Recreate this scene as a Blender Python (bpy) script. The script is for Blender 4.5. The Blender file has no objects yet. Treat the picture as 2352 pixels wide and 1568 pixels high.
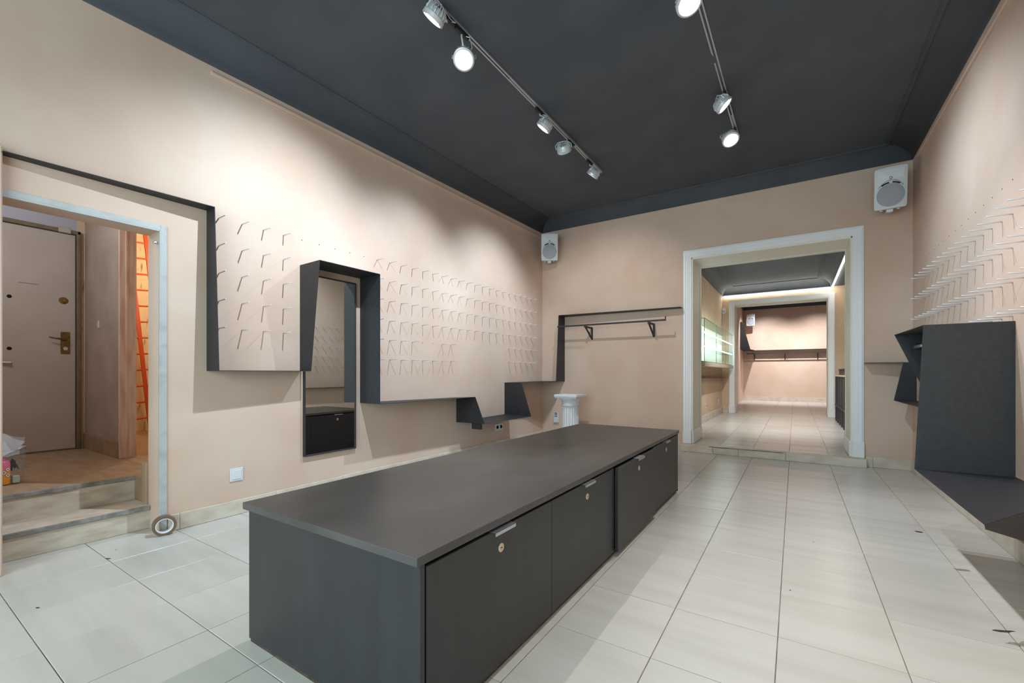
import bpy, bmesh, math, random
from mathutils import Vector, Matrix, Quaternion
random.seed(7)
S = bpy.context.scene
COL = S.collection
PI = math.pi

# ------------------------------------------------------------------ camera
cam_d = bpy.data.cameras.new('camera'); cam = bpy.data.objects.new('camera', cam_d); COL.objects.link(cam)
cam.location = (0, 0, 1.10); cam.rotation_euler = (PI/2, 0, math.atan(0.65))
cam_d.sensor_width = 36; cam_d.lens = 36*1000/2352; cam_d.shift_y = (857-784)/2352; cam_d.clip_start = .05; cam_d.clip_end = 100
S.camera = cam

# ------------------------------------------------------------------ world, exposure, daylight
W = bpy.data.worlds.new('world'); S.world = W; W.use_nodes = True
W.node_tree.nodes['Background'].inputs[0].default_value = (.72, .83, 1.0, 1)
W.node_tree.nodes['Background'].inputs[1].default_value = .5
S.view_settings.view_transform = 'Standard'; S.view_settings.look = 'None'
S.view_settings.gamma = 1; S.view_settings.use_curve_mapping = False
S.view_settings.exposure = 0.27
try:
    S.cycles.use_denoising = True
    S.cycles.max_bounces = 10; S.cycles.diffuse_bounces = 6; S.cycles.glossy_bounces = 4
    S.cycles.transparent_max_bounces = 16
    S.cycles.sample_clamp_indirect = 6
    S.cycles.caustics_reflective = False; S.cycles.caustics_refractive = False
except Exception: pass

def area(name, loc, rot, sx, sy, power, col):
    l = bpy.data.lights.new(name, 'AREA'); l.shape = 'RECTANGLE'; l.size = sx; l.size_y = sy; l.energy = power; l.color = col
    o = bpy.data.objects.new(name, l); COL.objects.link(o); o.location = loc; o.rotation_euler = rot; return o
DAY = 190
area('shop_window_daylight', (-1.2, -2.05, 1.75), (PI/2, 0, 0), 4.0, 2.5, DAY, (.78, .89, 1.0))
SPOT_W = 185
SPOT_COL = (.97, .98, 1.0); WASH_COL = (.72, .87, 1.0)

# ------------------------------------------------------------------ materials
def lin(c):
    r = []
    for v in c:
        v /= 255.0
        r.append(v/12.92 if v <= .04045 else ((v+.055)/1.055)**2.4)
    return (*r, 1)
MATS = {}
def mat(name, c, rough=.6, metal=0, c2=None, scale=3, detail=4, stretch=None, bump=0, bscale=60, emit=0, spec=None, contrast=(.35, .65), rand=0):
    if name in MATS: return MATS[name]
    m = bpy.data.materials.new(name); m.use_nodes = True; nt = m.node_tree; b = nt.nodes['Principled BSDF']
    b.inputs['Base Color'].default_value = lin(c); b.inputs['Roughness'].default_value = rough; b.inputs['Metallic'].default_value = metal
    if spec is not None: b.inputs['Specular IOR Level'].default_value = spec
    tc = nt.nodes.new('ShaderNodeTexCoord')
    if c2:
        mp = nt.nodes.new('ShaderNodeMapping'); g = nt.nodes.new('ShaderNodeNewGeometry')
        nt.links.new(g.outputs['Position'], mp.inputs[0])
        if stretch: mp.inputs['Scale'].default_value = stretch
        n = nt.nodes.new('ShaderNodeTexNoise'); n.inputs['Scale'].default_value = scale; n.inputs['Detail'].default_value = detail
        nt.links.new(mp.outputs[0], n.inputs['Vector'])
        r = nt.nodes.new('ShaderNodeValToRGB'); r.color_ramp.elements[0].position = contrast[0]; r.color_ramp.elements[1].position = contrast[1]
        r.color_ramp.elements[0].color = lin(c); r.color_ramp.elements[1].color = lin(c2)
        nt.links.new(n.outputs['Fac'], r.inputs[0]); out = r.outputs[0]
        if rand:
            oi = nt.nodes.new('ShaderNodeObjectInfo'); hs = nt.nodes.new('ShaderNodeHueSaturation')
            mr = nt.nodes.new('ShaderNodeMapRange'); mr.inputs[3].default_value = 1-rand; mr.inputs[4].default_value = 1+rand*.6
            nt.links.new(oi.outputs['Random'], mr.inputs[0]); nt.links.new(mr.outputs[0], hs.inputs['Value'])
            ma = nt.nodes.new('ShaderNodeVectorMath'); ma.operation = 'ADD'
            cx = nt.nodes.new('ShaderNodeCombineXYZ'); mu = nt.nodes.new('ShaderNodeMath'); mu.operation = 'MULTIPLY'; mu.inputs[1].default_value = 37
            nt.links.new(oi.outputs['Random'], mu.inputs[0]); nt.links.new(mu.outputs[0], cx.inputs[2]); nt.links.new(mp.outputs[0], ma.inputs[0]); nt.links.new(cx.outputs[0], ma.inputs[1])
            nt.links.new(ma.outputs[0], n.inputs['Vector'])
            nt.links.new(out, hs.inputs['Color']); out = hs.outputs[0]
        nt.links.new(out, b.inputs['Base Color'])
    if bump:
        n2 = nt.nodes.new('ShaderNodeTexNoise'); n2.inputs['Scale'].default_value = bscale; n2.inputs['Detail'].default_value = 3
        g2 = nt.nodes.new('ShaderNodeNewGeometry'); nt.links.new(g2.outputs['Position'], n2.inputs['Vector'])
        bp = nt.nodes.new('ShaderNodeBump'); bp.inputs['Strength'].default_value = bump; bp.inputs['Distance'].default_value = .004
        nt.links.new(n2.outputs['Fac'], bp.inputs['Height']); nt.links.new(bp.outputs[0], b.inputs['Normal'])
    if emit:
        b.inputs['Emission Color'].default_value = lin(c); b.inputs['Emission Strength'].default_value = emit
    MATS[name] = m; return m
def glass(name, tint=(240, 248, 245), refl=.3):
    m = bpy.data.materials.new(name); m.use_nodes = True; nt = m.node_tree; nt.nodes.clear()
    o = nt.nodes.new('ShaderNodeOutputMaterial'); t = nt.nodes.new('ShaderNodeBsdfTransparent'); g = nt.nodes.new('ShaderNodeBsdfGlossy'); x = nt.nodes.new('ShaderNodeMixShader')
    lw = nt.nodes.new('ShaderNodeLayerWeight'); lw.inputs[0].default_value = .5; pw = nt.nodes.new('ShaderNodeMath'); pw.operation = 'POWER'; pw.inputs[1].default_value = 5
    fr = nt.nodes.new('ShaderNodeMath'); fr.operation = 'MULTIPLY_ADD'; fr.inputs[1].default_value = refl; fr.inputs[2].default_value = .03
    nt.links.new(lw.outputs['Facing'], pw.inputs[0]); nt.links.new(pw.outputs[0], fr.inputs[0])
    t.inputs[0].default_value = lin(tint); g.inputs['Roughness'].default_value = .02
    nt.links.new(fr.outputs[0], x.inputs[0]); nt.links.new(t.outputs[0], x.inputs[1]); nt.links.new(g.outputs[0], x.inputs[2]); nt.links.new(x.outputs[0], o.inputs[0])
    return m
M_PLASTER = mat('salmon_plaster', (206, 178, 159), .88, c2=(213, 190, 173), scale=1.6, detail=6, bump=.10, bscale=90)
M_PLASTER2 = mat('back_room_plaster', (203, 174, 145), .88, c2=(211, 187, 160), scale=1.8, detail=6, bump=.1, bscale=90)
M_BLACKC = mat('charcoal_ceiling_paint', (70, 75, 83), .8, c2=(78, 82, 89), scale=2.2, bump=.12, bscale=120)
M_STEEL = mat('black_powder_coated_steel', (38, 38, 42), .55, c2=(45, 45, 49), scale=30, bump=.08, bscale=500)
M_STEELE = mat('black_steel_edge', (70, 73, 80), .45)
M_BOARD = mat('black_laminate', (42, 42, 44), .42, c2=(48, 48, 50), scale=14, stretch=(1, 1, .3), bump=.03, bscale=300)
M_BTOP = mat('black_laminate_top', (66, 64, 63), .36, c2=(92, 89, 87), scale=2.6, detail=7, stretch=(1, .6, 1), contrast=(.4, .75))
M_EDGEB = mat('brown_board_edge', (84, 70, 60), .8, c2=(60, 48, 40), scale=30)
M_VOID = mat('dark_gap', (16, 16, 18), .9)
M_TILE = mat('cream_marble', (203, 199, 191), .27, c2=(194, 189, 180), scale=2.0, detail=8, stretch=(.6, 4.5, 1), contrast=(.42, .68), rand=.05)
M_GROUT = mat('dirty_grout', (120, 108, 95), .9, c2=(150, 140, 128), scale=9)
M_MARB = mat('marble_skirting', (212, 202, 187), .45, c2=(190, 174, 155), scale=6, detail=7, stretch=(1, 1, 2), contrast=(.4, .75), rand=.04)
M_TRAV = mat('worn_step_stone', (206, 196, 180), .6, c2=(176, 160, 140), scale=7, detail=8, stretch=(2, 1, 3), contrast=(.4, .75))
M_NOSE = mat('grey_step_nosing', (150, 147, 142), .8, c2=(112, 110, 108), scale=18, detail=8)
M_LAND = mat('brown_landing_stone', (176, 152, 124), .55, c2=(160, 134, 106), scale=5, detail=7, stretch=(1, 3, 1))
M_WHITE = mat('white_gloss_paint', (236, 237, 238), .4)
M_CREAMR = mat('cream_reveal_paint', (232, 229, 218), .5)
M_WPLAST = mat('white_plastic', (216, 219, 223), .45)
M_EDGEP = mat('grey_metal_profile', (182, 183, 182), .5, c2=(158, 158, 156), scale=8, stretch=(1, 1, 2), contrast=(.5, .8))
M_GRILLE = mat('grey_speaker_grille', (168, 172, 180), .55, bump=.5, bscale=900)
M_ALU = mat('brushed_aluminium', (196, 199, 203), .35, .9)
M_SILVER = mat('silver_lamp_paint', (205, 208, 212), .38, .3)
M_RAILW = mat('white_track_metal', (190, 190, 192), .4, .4)
M_BLKPL = mat('black_plastic', (28, 29, 31), .5)
M_LENS = mat('lamp_lens', (255, 255, 255), .4, emit=12)
M_LENS.cycles.emission_sampling = 'NONE'
M_BRASS = mat('aged_brass', (150, 122, 72), .35, .85, c2=(120, 96, 58), scale=40)
M_BRASSL = mat('pale_brass_lock', (214, 190, 164), .4, .35)
M_OLIVE = mat('olive_door_frame', (128, 118, 92), .6, c2=(112, 101, 76), scale=12)
M_DOOR = mat('grey_white_door_paint', (196, 187, 180), .6, c2=(188, 178, 170), scale=3)
M_VEST = mat('vestibule_plaster', (188, 172, 158), .9, c2=(172, 155, 142), scale=3, detail=7, bump=.1)
M_VESTB = mat('vestibule_bluish_paint', (190, 192, 204), .8)
M_WOOD = mat('stripped_pine_jamb', (228, 208, 194), .8, c2=(206, 172, 152), scale=5, detail=8, stretch=(6, 6, .7), contrast=(.45, .7))
M_CLOSET = mat('stained_closet_plaster', (228, 208, 178), .9, c2=(130, 104, 80), scale=9, detail=8, stretch=(3, 3, .6), contrast=(.58, .74))
M_LADDER = mat('red_lead_ladder_paint', (196, 76, 28), .55)
M_MIRROR = mat('mirror_silver', (238, 240, 238), .01, 1.0)
M_PEG = mat('steel_peg', (222, 224, 228), .35, .3)
M_TAPE = mat('brown_packing_tape', (112, 92, 74), .3)
M_CORE = mat('white_card_core', (226, 226, 228), .7)
M_GLASS = glass('showcase_glass', refl=.18)
M_GLASSE = mat('green_glass_edge', (70, 125, 108), .2)
M_TUB = glass('clear_plastic', (252, 253, 254), .25)
M_PAPER = mat('white_tissue_paper', (236, 237, 240), .9)
M_LED = mat('led_strip', (255, 250, 238), .5, emit=38)
M_LEDC = mat('cabinet_led', (250, 254, 255), .5, emit=45)
M_LEDC.cycles.emission_sampling = 'NONE'
M_CREAMW = mat('cream_wood', (214, 200, 178), .6, c2=(200, 184, 160), scale=8, stretch=(1, 6, 6))

# ------------------------------------------------------------------ helpers
ORG = {}
def tag(o, label=None, cat=None, group=None, kind=None):
    if label: o['label'] = label
    if cat: o['category'] = cat
    if group: o['group'] = group
    if kind: o['kind'] = kind
    return o
def thing(name, label, cat, loc=(0, 0, 0), group=None, local=False):
    o = bpy.data.objects.new(name, None); COL.objects.link(o); o.location = loc; o.empty_display_size = .05
    ORG[o.name] = Vector((0, 0, 0)) if local else Vector(loc)
    return tag(o, label, cat, group)
def struct(name, bm, m, label=None):
    o = obj(name, bm, m); o['kind'] = 'structure'
    if label: o['label'] = label
    return o
def sempty(name, label, loc=(0, 0, 0)):
    o = bpy.data.objects.new(name, None); COL.objects.link(o); o.location = loc; ORG[o.name] = Vector(loc); o['kind'] = 'structure'; o['label'] = label
    return o
def obj(name, bm, m, parent=None, smooth=False, label=None):
    me = bpy.data.meshes.new(name)
    off = ORG.get(parent.name, Vector((0, 0, 0))) if parent else Vector((0, 0, 0))
    if off.length > 0: bmesh.ops.translate(bm, verts=bm.verts, vec=-off)
    if smooth is not False:
        ang = math.radians(35 if smooth is True else smooth)
        for f in bm.faces: f.smooth = True
        for e in bm.edges:
            if len(e.link_faces) == 2 and e.calc_face_angle(0) > ang: e.smooth = False
    bm.to_mesh(me); bm.free()
    for mm in (m if isinstance(m, (list, tuple)) else [m]): me.materials.append(mm)
    o = bpy.data.objects.new(name, me); COL.objects.link(o)
    if parent: o.parent = parent; ORG[o.name] = off
    if label: o['label'] = label
    return o
def one(name, bm, m, label, cat, group=None, smooth=False, origin=None):
    """a thing that is a single mesh; its origin sits at its base"""
    if origin is None:
        lo = Vector([min(v.co[i] for v in bm.verts) for i in range(3)]); hi = Vector([max(v.co[i] for v in bm.verts) for i in range(3)])
        origin = Vector(((lo.x+hi.x)/2, (lo.y+hi.y)/2, lo.z))
    origin = Vector(origin); bmesh.ops.translate(bm, verts=bm.verts, vec=-origin)
    o = obj(name, bm, m, None, smooth); o.location = origin; ORG[o.name] = origin
    return tag(o, label, cat, group)
def B(): return bmesh.new()
def bx(bm, x0, x1, y0, y1, z0, z1, bev=0, seg=1, mi=0):
    b = bmesh.new(); bmesh.ops.create_cube(b, size=1)
    bmesh.ops.scale(b, vec=(x1-x0, y1-y0, z1-z0), verts=b.verts); bmesh.ops.translate(b, vec=((x0+x1)/2, (y0+y1)/2, (z0+z1)/2), verts=b.verts)
    if bev: bmesh.ops.bevel(b, geom=b.edges[:], offset=bev, segments=seg, affect='EDGES', profile=.5)
    return merge(bm, b, mi)
def merge(bm, b, mi=0, M=None):
    mp = {}
    for v in b.verts: mp[v] = bm.verts.new(M @ v.co if M else v.co)
    for f in b.faces:
        try:
            nf = bm.faces.new([mp[v] for v in f.verts]); nf.material_index = mi; nf.smooth = f.smooth
        except ValueError: pass
    b.free(); return bm
def box(x0, x1, y0, y1, z0, z1, bev=0, seg=1): return bx(B(), x0, x1, y0, y1, z0, z1, bev, seg)
def poly_prism(bm, pts, vec, mi=0):
    """closed solid from a planar outline pushed along vec"""
    vec = Vector(vec); a = [bm.verts.new(p) for p in pts]; b = [bm.verts.new(Vector(p)+vec) for p in pts]; n = len(pts)
    fs = [bm.faces.new(a), bm.faces.new(b[::-1])]
    for i in range(n): fs.append(bm.faces.new([a[i], b[i], b[(i+1) % n], a[(i+1) % n]]))
    for f in fs: f.material_index = mi
    bmesh.ops.recalc_face_normals(bm, faces=fs); return bm
def tube(bm, pts, r, n=8, mi=0, cap=True, closed=False):
    pts = [Vector(p) for p in pts]; rings = []; up = Vector((0, 0, 1)); N = len(pts)
    t0 = (pts[1]-pts[0]).normalized(); u = t0.cross(up)
    if u.length < 1e-3: u = t0.cross(Vector((1, 0, 0)))
    u.normalize()
    for i, p in enumerate(pts):
        t = (pts[min(i+1, N-1)]-pts[max(i-1, 0)]).normalized()
        u = (u - t*u.dot(t)).normalized(); w = t.cross(u)
        rr = r[i] if isinstance(r, (list, tuple)) else r
        rings.append([bm.verts.new(p+u*math.cos(2*PI*k/n)*rr+w*math.sin(2*PI*k/n)*rr) for k in range(n)])
    fs = []
    for i in range(N-1):
        for k in range(n): fs.append(bm.faces.new([rings[i][k], rings[i][(k+1) % n], rings[i+1][(k+1) % n], rings[i+1][k]]))
    if cap: fs += [bm.faces.new(rings[0][::-1]), bm.faces.new(rings[-1])]
    for f in fs: f.material_index = mi
    bmesh.ops.recalc_face_normals(bm, faces=fs); return bm
def lathe(bm, prof, n=24, c=(0, 0, 0), mi=0, flute=None):
    """revolve (r, z) about the vertical through c; flute(k, r) may change the radius"""
    c = Vector(c); rings = []
    for r, z in prof:
        rings.append([bm.verts.new(c+Vector(((flute(k, r) if flute else r)*math.cos(2*PI*k/n), (flute(k, r) if flute else r)*math.sin(2*PI*k/n), z))) for k in range(n)])
    fs = []
    for i in range(len(rings)-1):
        for k in range(n): fs.append(bm.faces.new([rings[i][k], rings[i][(k+1) % n], rings[i+1][(k+1) % n], rings[i+1][k]]))
    fs += [bm.faces.new(rings[0][::-1]), bm.faces.new(rings[-1])]
    for f in fs: f.material_index = mi
    bmesh.ops.recalc_face_normals(bm, faces=fs); return bm
def quad_panel(a, b, c, d, th=.004):
    """thin metal sheet a-b-c-d of real thickness"""
    a, b, c, d = map(Vector, (a, b, c, d)); n = (b-a).cross(d-a).normalized()*th
    return poly_prism(B(), [a-n/2, b-n/2, c-n/2, d-n/2], n)
def turned(bm, M):
    bmesh.ops.transform(bm, matrix=M, verts=bm.verts); return bm
def copy_tree(o, parent=None):
    c = o.copy(); COL.objects.link(c); c.parent = parent
    for ch in list(o.children): copy_tree(ch, c)
    return c

# ================================================================== THE ROOM
XL, XR, YB, YF = -3.655, 1.115, 6.585, -1.6
ZC, ZW = 3.655, 3.51
def drop(x, y): return .0226*(YB-y)*(1-min(1, max(0, (x-XL)/(XR-XL))))

# ---- floor: a bed with single stone tiles
TX0, TX, TY0, TY, JOINT = -2.93, .41, .43, .425, .0035
floor = struct('floor', box(XL-.35, XR+.2, YF-.2, YB+.1, -.12, -.004), M_GROUT, 'grout bed of the cream marble tile floor')
TILE_MESH = {}
def tile(parent, x0, x1, y0, y1, z, m, zt=.012):
    w, d = x1-x0-JOINT, y1-y0-JOINT
    key = (round(w, 3), round(d, 3), m.name)
    if key not in TILE_MESH:
        b = B(); bx(b, -w/2, w/2, -d/2, d/2, -zt, 0)
        bmesh.ops.bevel(b, geom=[e for e in b.edges if all(v.co.z > -.001 for v in e.verts)], offset=.0012, segments=1, affect='EDGES')
        me = bpy.data.meshes.new('tile'); b.to_mesh(me); b.free(); me.materials.append(m); TILE_MESH[key] = me
    o = bpy.data.objects.new('tile', TILE_MESH[key]); COL.objects.link(o)
    o.location = ((x0+x1)/2, (y0+y1)/2, z+random.uniform(-.0006, .0003)); o.rotation_euler = (random.uniform(-.0012, .0012), random.uniform(-.0012, .0012), 0); o.parent = parent
    return o
def tiles(parent, xa, xb, ya, yb, z, m, skip=None):
    i = math.floor((xa-TX0)/TX)
    while TX0+i*TX < xb-.02:
        x0, x1 = max(xa, TX0+i*TX), min(xb, TX0+(i+1)*TX); i += 1
        if x1-x0 < .03: continue
        j = math.floor((ya-TY0)/TY)
        while TY0+j*TY < yb-.02:
            y0, y1 = max(ya, TY0+j*TY), min(yb, TY0+(j+1)*TY); j += 1
            if y1-y0 < .03: continue
            if skip and skip(x0, x1, y0, y1): continue
            tile(parent, x0, x1, y0, y1, z, m)
tiles(floor, XL, XR, TY0-2*TY, YB, 0, M_TILE, lambda a, b, c, d: (a > -1.86 and b < -.93 and c > .95 and d < 4.2) or (a < XL+.01 and c > .4 and d < 1.3))
for k in (0, 1):
    y0 = TY0+k*TY; tile(floor, TX0-2*TX, TX0-TX, y0, y0+TY, 0, M_TILE); tile(floor, -3.851, TX0-2*TX, y0, y0+TY, 0, M_TILE)
bxf = box(XL, XR, YF, TY0-2*TY-JOINT, -.012, 0); obj('tile_field', bxf, M_TILE, floor)
bxf = box(-1.7+.002, -1.29+.41-.002, TY0+2*TY, TY0+8*TY-.004, -.012, -.001); obj('tile_field', bxf, M_TILE, floor)

# ---- walls
OY0, OY1, OZ = .44, 1.195, 2.085           # opening to the entrance steps
b = B(); bx(b, XL-.23, XL, YF-.25, OY0, -.12, 3.75); bx(b, XL-.23, XL, OY1, YB+.3, -.12, 3.75); bx(b, XL-.23, XL, OY0, OY1, OZ, 3.75)
bx(b, XL-.001, XL+.055, YF, .474, 0, 2.335, .006)
wall_left = struct('wall_left', b, M_PLASTER, 'salmon plaster wall with pegs and the entrance opening')
DX0, DX1, DZ, WB = -1.236, .575, 2.74, 7.25    # doorway to the back rooms
b = B(); bx(b, XL-.23, DX0, YB, WB, -.12, 3.75); bx(b, DX1, XR+.24, YB, WB, -.12, 3.75); bx(b, DX0, DX1, YB, WB, DZ, 3.75)
wall_back = struct('wall_back', b, M_PLASTER, 'salmon plaster wall around the white framed doorway')
wall_right = struct('wall_right', box(XR, XR+.24, YF-.25, YB+.1, -.12, 3.75), M_PLASTER, 'salmon plaster wall with rows of pegs')
b = B(); bx(b, XL, -3.15, YF-.25, YF, 0, 3.75); bx(b, .75, XR, YF-.25, YF, 0, 3.75); bx(b, -3.15, .75, YF-.25, YF, 0, .4); bx(b, -3.15, .75, YF-.25, YF, 3.0, 3.75)
wall_front = struct('wall_front', b, M_PLASTER, 'plaster wall around the shop window')
b = B()
for x in (-3.15, -1.22, .70): bx(b, x, x+.05, YF-.16, YF-.1, .4, 3.0)
for z in (.4, 2.95): bx(b, -3.15, .75, YF-.16, YF-.1, z, z+.05)
win = struct('window_1', b, M_WHITE, 'white shop window frame')
for x in (-3.10, -1.17): obj('pane', box(x, x+1.87, YF-.135, YF-.129, .45, 2.95), M_GLASS, win)

# ---- ceiling with a cove all round
b = B()
def cp(x, y, z): return (x, y, z-drop(x, y))
CO = .255
def ringpt(o, z):
    return [cp(XL+o, YF+o, z), cp(XR-o, YF+o, z), cp(XR-o, YB-o, z), cp(XL+o, YB-o, z)]
lo = [b.verts.new(p) for p in ringpt(CO-.01, ZC)]; hi = [b.verts.new(Vector(p)+Vector((0, 0, .08))) for p in ringpt(-.2, ZC)]
b.faces.new(lo); b.faces.new(hi[::-1])
for i in range(4): b.faces.new([lo[i], hi[i], hi[(i+1) % 4], lo[(i+1) % 4]])
bmesh.ops.recalc_face_normals(b, faces=b.faces)
ceiling = struct('ceiling', b, M_BLACKC, 'charcoal painted flat ceiling')
prof = [(-.02, ZW), (.006, ZW), (.010, ZW+.012)]
for k in range(0, 8):
    t = k/7*PI/2; prof.append((.012+(CO-.035-.012)*(1-math.cos(t)), ZW+.014+(ZC-ZW-.026)*math.sin(t)))
prof += [(CO-.022, ZC-.011), (CO-.018, ZC-.016), (CO-.004, ZC-.016), (CO, ZC-.010), (CO+.014, ZC-.010), (CO+.016, ZC+.002)]
for i in range(4):
    b = B(); rows = []
    for o, z in prof:
        p = ringpt(o, z); rows.append((b.verts.new(p[i]), b.verts.new(p[(i+1) % 4])))
    top = [ringpt(-.02, ZC+.03)[i], ringpt(-.02, ZC+.03)[(i+1) % 4]]
    rows.append((b.verts.new(top[0]), b.verts.new(top[1])))
    n = len(rows)
    for k in range(n):
        a, c = rows[k], rows[(k+1) % n]; b.faces.new([a[0], a[1], c[1], c[0]])
    b.faces.new([r[0] for r in rows]); b.faces.new([r[1] for r in rows][::-1])
    bmesh.ops.recalc_face_normals(b, faces=b.faces)
    struct('trim_%d' % (i+1), b, M_BLACKC, ['charcoal cove above the shop window wall', 'charcoal cove above the wall of peg rows with corner box', 'charcoal cove above the white doorway wall', 'charcoal cove above the mirror wall'][i]).data.shade_smooth()

# ---- picture rails (plaster coloured bead below the cove)
def bead(name, p, q, nrm, label):
    p, q, nrm = Vector(p), Vector(q), Vector(nrm); z = Vector((0, 0, 1))
    pts = [p, p+nrm*.016, p+nrm*.022+z*.008, p+nrm*.022+z*.024, p+nrm*.012+z*.034, p+z*.036]
    return struct(name, poly_prism(B(), pts, q-p), M_PLASTER, label)
bead('trim_5', (XL, 1.50, 3.322), (XL, YB, 3.405), (1, 0, 0), 'slim plaster picture rail on the mirror wall')
bead('trim_6', (XR, 2.0, 3.385), (XR, 6.27, 3.415), (-1, 0, 0), 'slim plaster picture rail above the corner peg rows')

# ---- baseboards: marble slabs
def skirting(name, label, segs, h, m=M_MARB, z=0):
    e = sempty(name, label, (segs[0][0], segs[0][2], z))
    for x0, x1, y0, y1 in segs:
        obj('slab', box(x0+.0008, x1-.0008, y0+.0008, y1-.0008, z+.001, z+h+random.uniform(-.003, .003), .002), m, e)
    return e
ys = [OY1+.035, 1.30, 1.98, 2.62, 3.35, 4.05, 4.62, 5.3, 5.95, YB]
skirting('baseboard_left', 'cream marble baseboard of the mirror wall', [(XL, XL+.016, ys[i], ys[i+1]) for i in range(len(ys)-1)], .115)
xs = [XL+.016, -3.0, -2.3, -1.75, -1.352]
skirting('baseboard_back', 'cream marble baseboard beside the doorway', [(xs[i], xs[i+1], YB-.016, YB) for i in range(4)] + [(.70, .762, YB-.022, YB), (.762, XR-.016, YB-.018, YB)], .12)
ys = [YF, 0, 1.2, 2.35, 3.4, 4.3, 5.35, YB-.02]
skirting('baseboard_right', 'cream marble baseboard under the folded black shelf', [(XR-.02, XR, ys[i], ys[i+1]) for i in range(7)], .125)

# ---- white casing of a doorway
def casing(name, label, x0, x1, zt, y, wid, thick, z0, reveal_y, plinth=.19):
    e = sempty(name, label, ((x0+x1)/2, y, z0))
    steps = [(0, .55), (.16, 1.0), (.30, .78), (.62, .62), (.80, .45), (1.0, .45)]  # fraction of width from the outside, relative projection
    def section(along):   # outline across the board, outside -> inside
        pts = [(0, 0)]
        for i in range(len(steps)-1):
            pts += [(steps[i][0]*wid, steps[i][1]*thick), (steps[i+1][0]*wid, steps[i][1]*thick)]
        pts += [(wid, 0)]
        return pts
    sec = section(1)
    for s, xo in ((1, x0-wid), (-1, x1+wid)):
        b = B(); a = [b.verts.new((xo+s*u, y-v, z0+plinth)) for u, v in sec]; c = [b.verts.new((xo+s*u, y-v, zt+wid-u)) for u, v in sec]
        n = len(sec)
        for i in range(n): b.faces.new([a[i], a[(i+1) % n], c[(i+1) % n], c[i]])
        b.faces.new(a); b.faces.new(c[::-1]); bmesh.ops.recalc_face_normals(b, faces=b.faces)
        obj('jamb_casing', b, M_WHITE, e)
        bb = box(min(xo-s*.006, xo+s*(wid+.004)), max(xo-s*.006, xo+s*(wid+.004)), y-thick-.008, y, z0, z0+plinth, .006); obj('plinth_block', bb, M_WHITE, e)
    b = B(); a = [b.verts.new((x0-wid+u, y-v, zt+wid-u)) for u, v in sec]; c = [b.verts.new((x1+wid-u, y-v, zt+wid-u)) for u, v in sec]; n = len(sec)
    for i in range(n): b.faces.new([a[i], a[(i+1) % n], c[(i+1) % n], c[i]])
    b.faces.new(a); b.faces.new(c[::-1]); bmesh.ops.recalc_face_normals(b, faces=b.faces)
    obj('head_casing', b, M_WHITE, e)
    # lining of the reveal with a sunk panel
    for s, xx in ((1, x0), (-1, x1)):
        b = B(); L, R = min(xx, xx+s*.012), max(xx, xx+s*.012)
        bx(b, L, R, y, reveal_y, z0, zt)
        L2, R2 = min(xx+s*.012, xx+s*.022), max(xx+s*.012, xx+s*.022)
        bx(b, L2, R2, y-.004, y+.09, z0+plinth, zt, .003); bx(b, L2, R2, reveal_y-.09, reveal_y, z0+plinth, zt, .003)
        obj('jamb_lining', b, M_CREAMR, e)
        obj('plinth_block', box(min(xx+s*.012, xx+s*.03), max(xx+s*.012, xx+s*.03), y-.004, reveal_y, z0, z0+plinth, .005), M_WHITE, e)
    b = B(); bx(b, x0, x1, y, reveal_y, zt-.012, zt); bx(b, x0, x1, y, y+.09, zt-.022, zt-.011, .003); bx(b, x0, x1, reveal_y-.09, reveal_y, zt-.022, zt-.011, .003)
    obj('head_lining', b, M_CREAMR, e)
    return e
casing('trim_7', 'white moulded casing of the big doorway', DX0, DX1, DZ, YB, .106, .03, .10, WB)

# ---- marble threshold step of the doorway
b = sempty('floor_step', 'worn marble step under the big doorway', (-.33, 6.5, 0))
xs = [-1.36, -.94, -.63, -.10, .70]
for i in range(4):
    obj('slab', box(xs[i]+.001, xs[i+1]-.001, 6.470+.004*(i == 1), 6.50, 0, .096-.004*(i in (1, 2)), .004), M_MARB, b)
bb = B(); bx(bb, -1.36, .70, 6.50, YB, 0, .0985, .001); obj('tread', bb, M_MARB, b)
obj('mortar', box(-1.0, -.13, 6.468, 6.50, .086, .097, .004), M_NOSE, b)

# ================================================================== BACK ROOMS
F2 = .10
floor2 = struct('floor_back', box(-1.6, 2.3, YB, 18.6, -.1, F2-.004), M_GROUT, 'grout bed of the back room tile floor')
def sk2(x0, x1, y0, y1): return x0 < DX0-.3 and y1 < WB
tiles(floor2, DX0+.03, DX1-.03, YB+.004, WB, F2, M_TILE)
tiles(floor2, -1.56, 1.2, WB+.004, 12.25, F2, M_TILE)
obj('tile_field', box(1.2, 2.2, WB, 12.25, F2-.012, F2), M_TILE, floor2)
D2X0, D2X1, D2Z, Y2, Y3 = -1.295, .65, 2.835, 12.25, 12.75
b = B(); bx(b, -1.8, -1.56, WB, Y2, 0, 3.5)
struct('wall_middle_left', b, M_PLASTER2, 'tan plaster wall carrying the glass showcase')
struct('wall_middle_right', box(1.9, 2.1, WB, Y2, 0, 3.5), M_PLASTER2, 'tan plaster wall behind the black counter')
b = B(); bx(b, -1.8, D2X0, Y2, Y3, 0, 3.6); bx(b, D2X1, 2.4, Y2, Y3, 0, 3.6); bx(b, D2X0, D2X1, Y2, Y3, D2Z, 3.6)
struct('wall_middle_back', b, M_PLASTER2, 'tan plaster wall around the second white doorway')
casing('trim_8', 'white moulded casing of the second doorway', D2X0, D2X1, D2Z, Y2, .106, .035, F2, Y3)
tiles(floor2, D2X0+.03, D2X1-.03, Y2+.004, Y3, F2, M_TILE)
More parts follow.
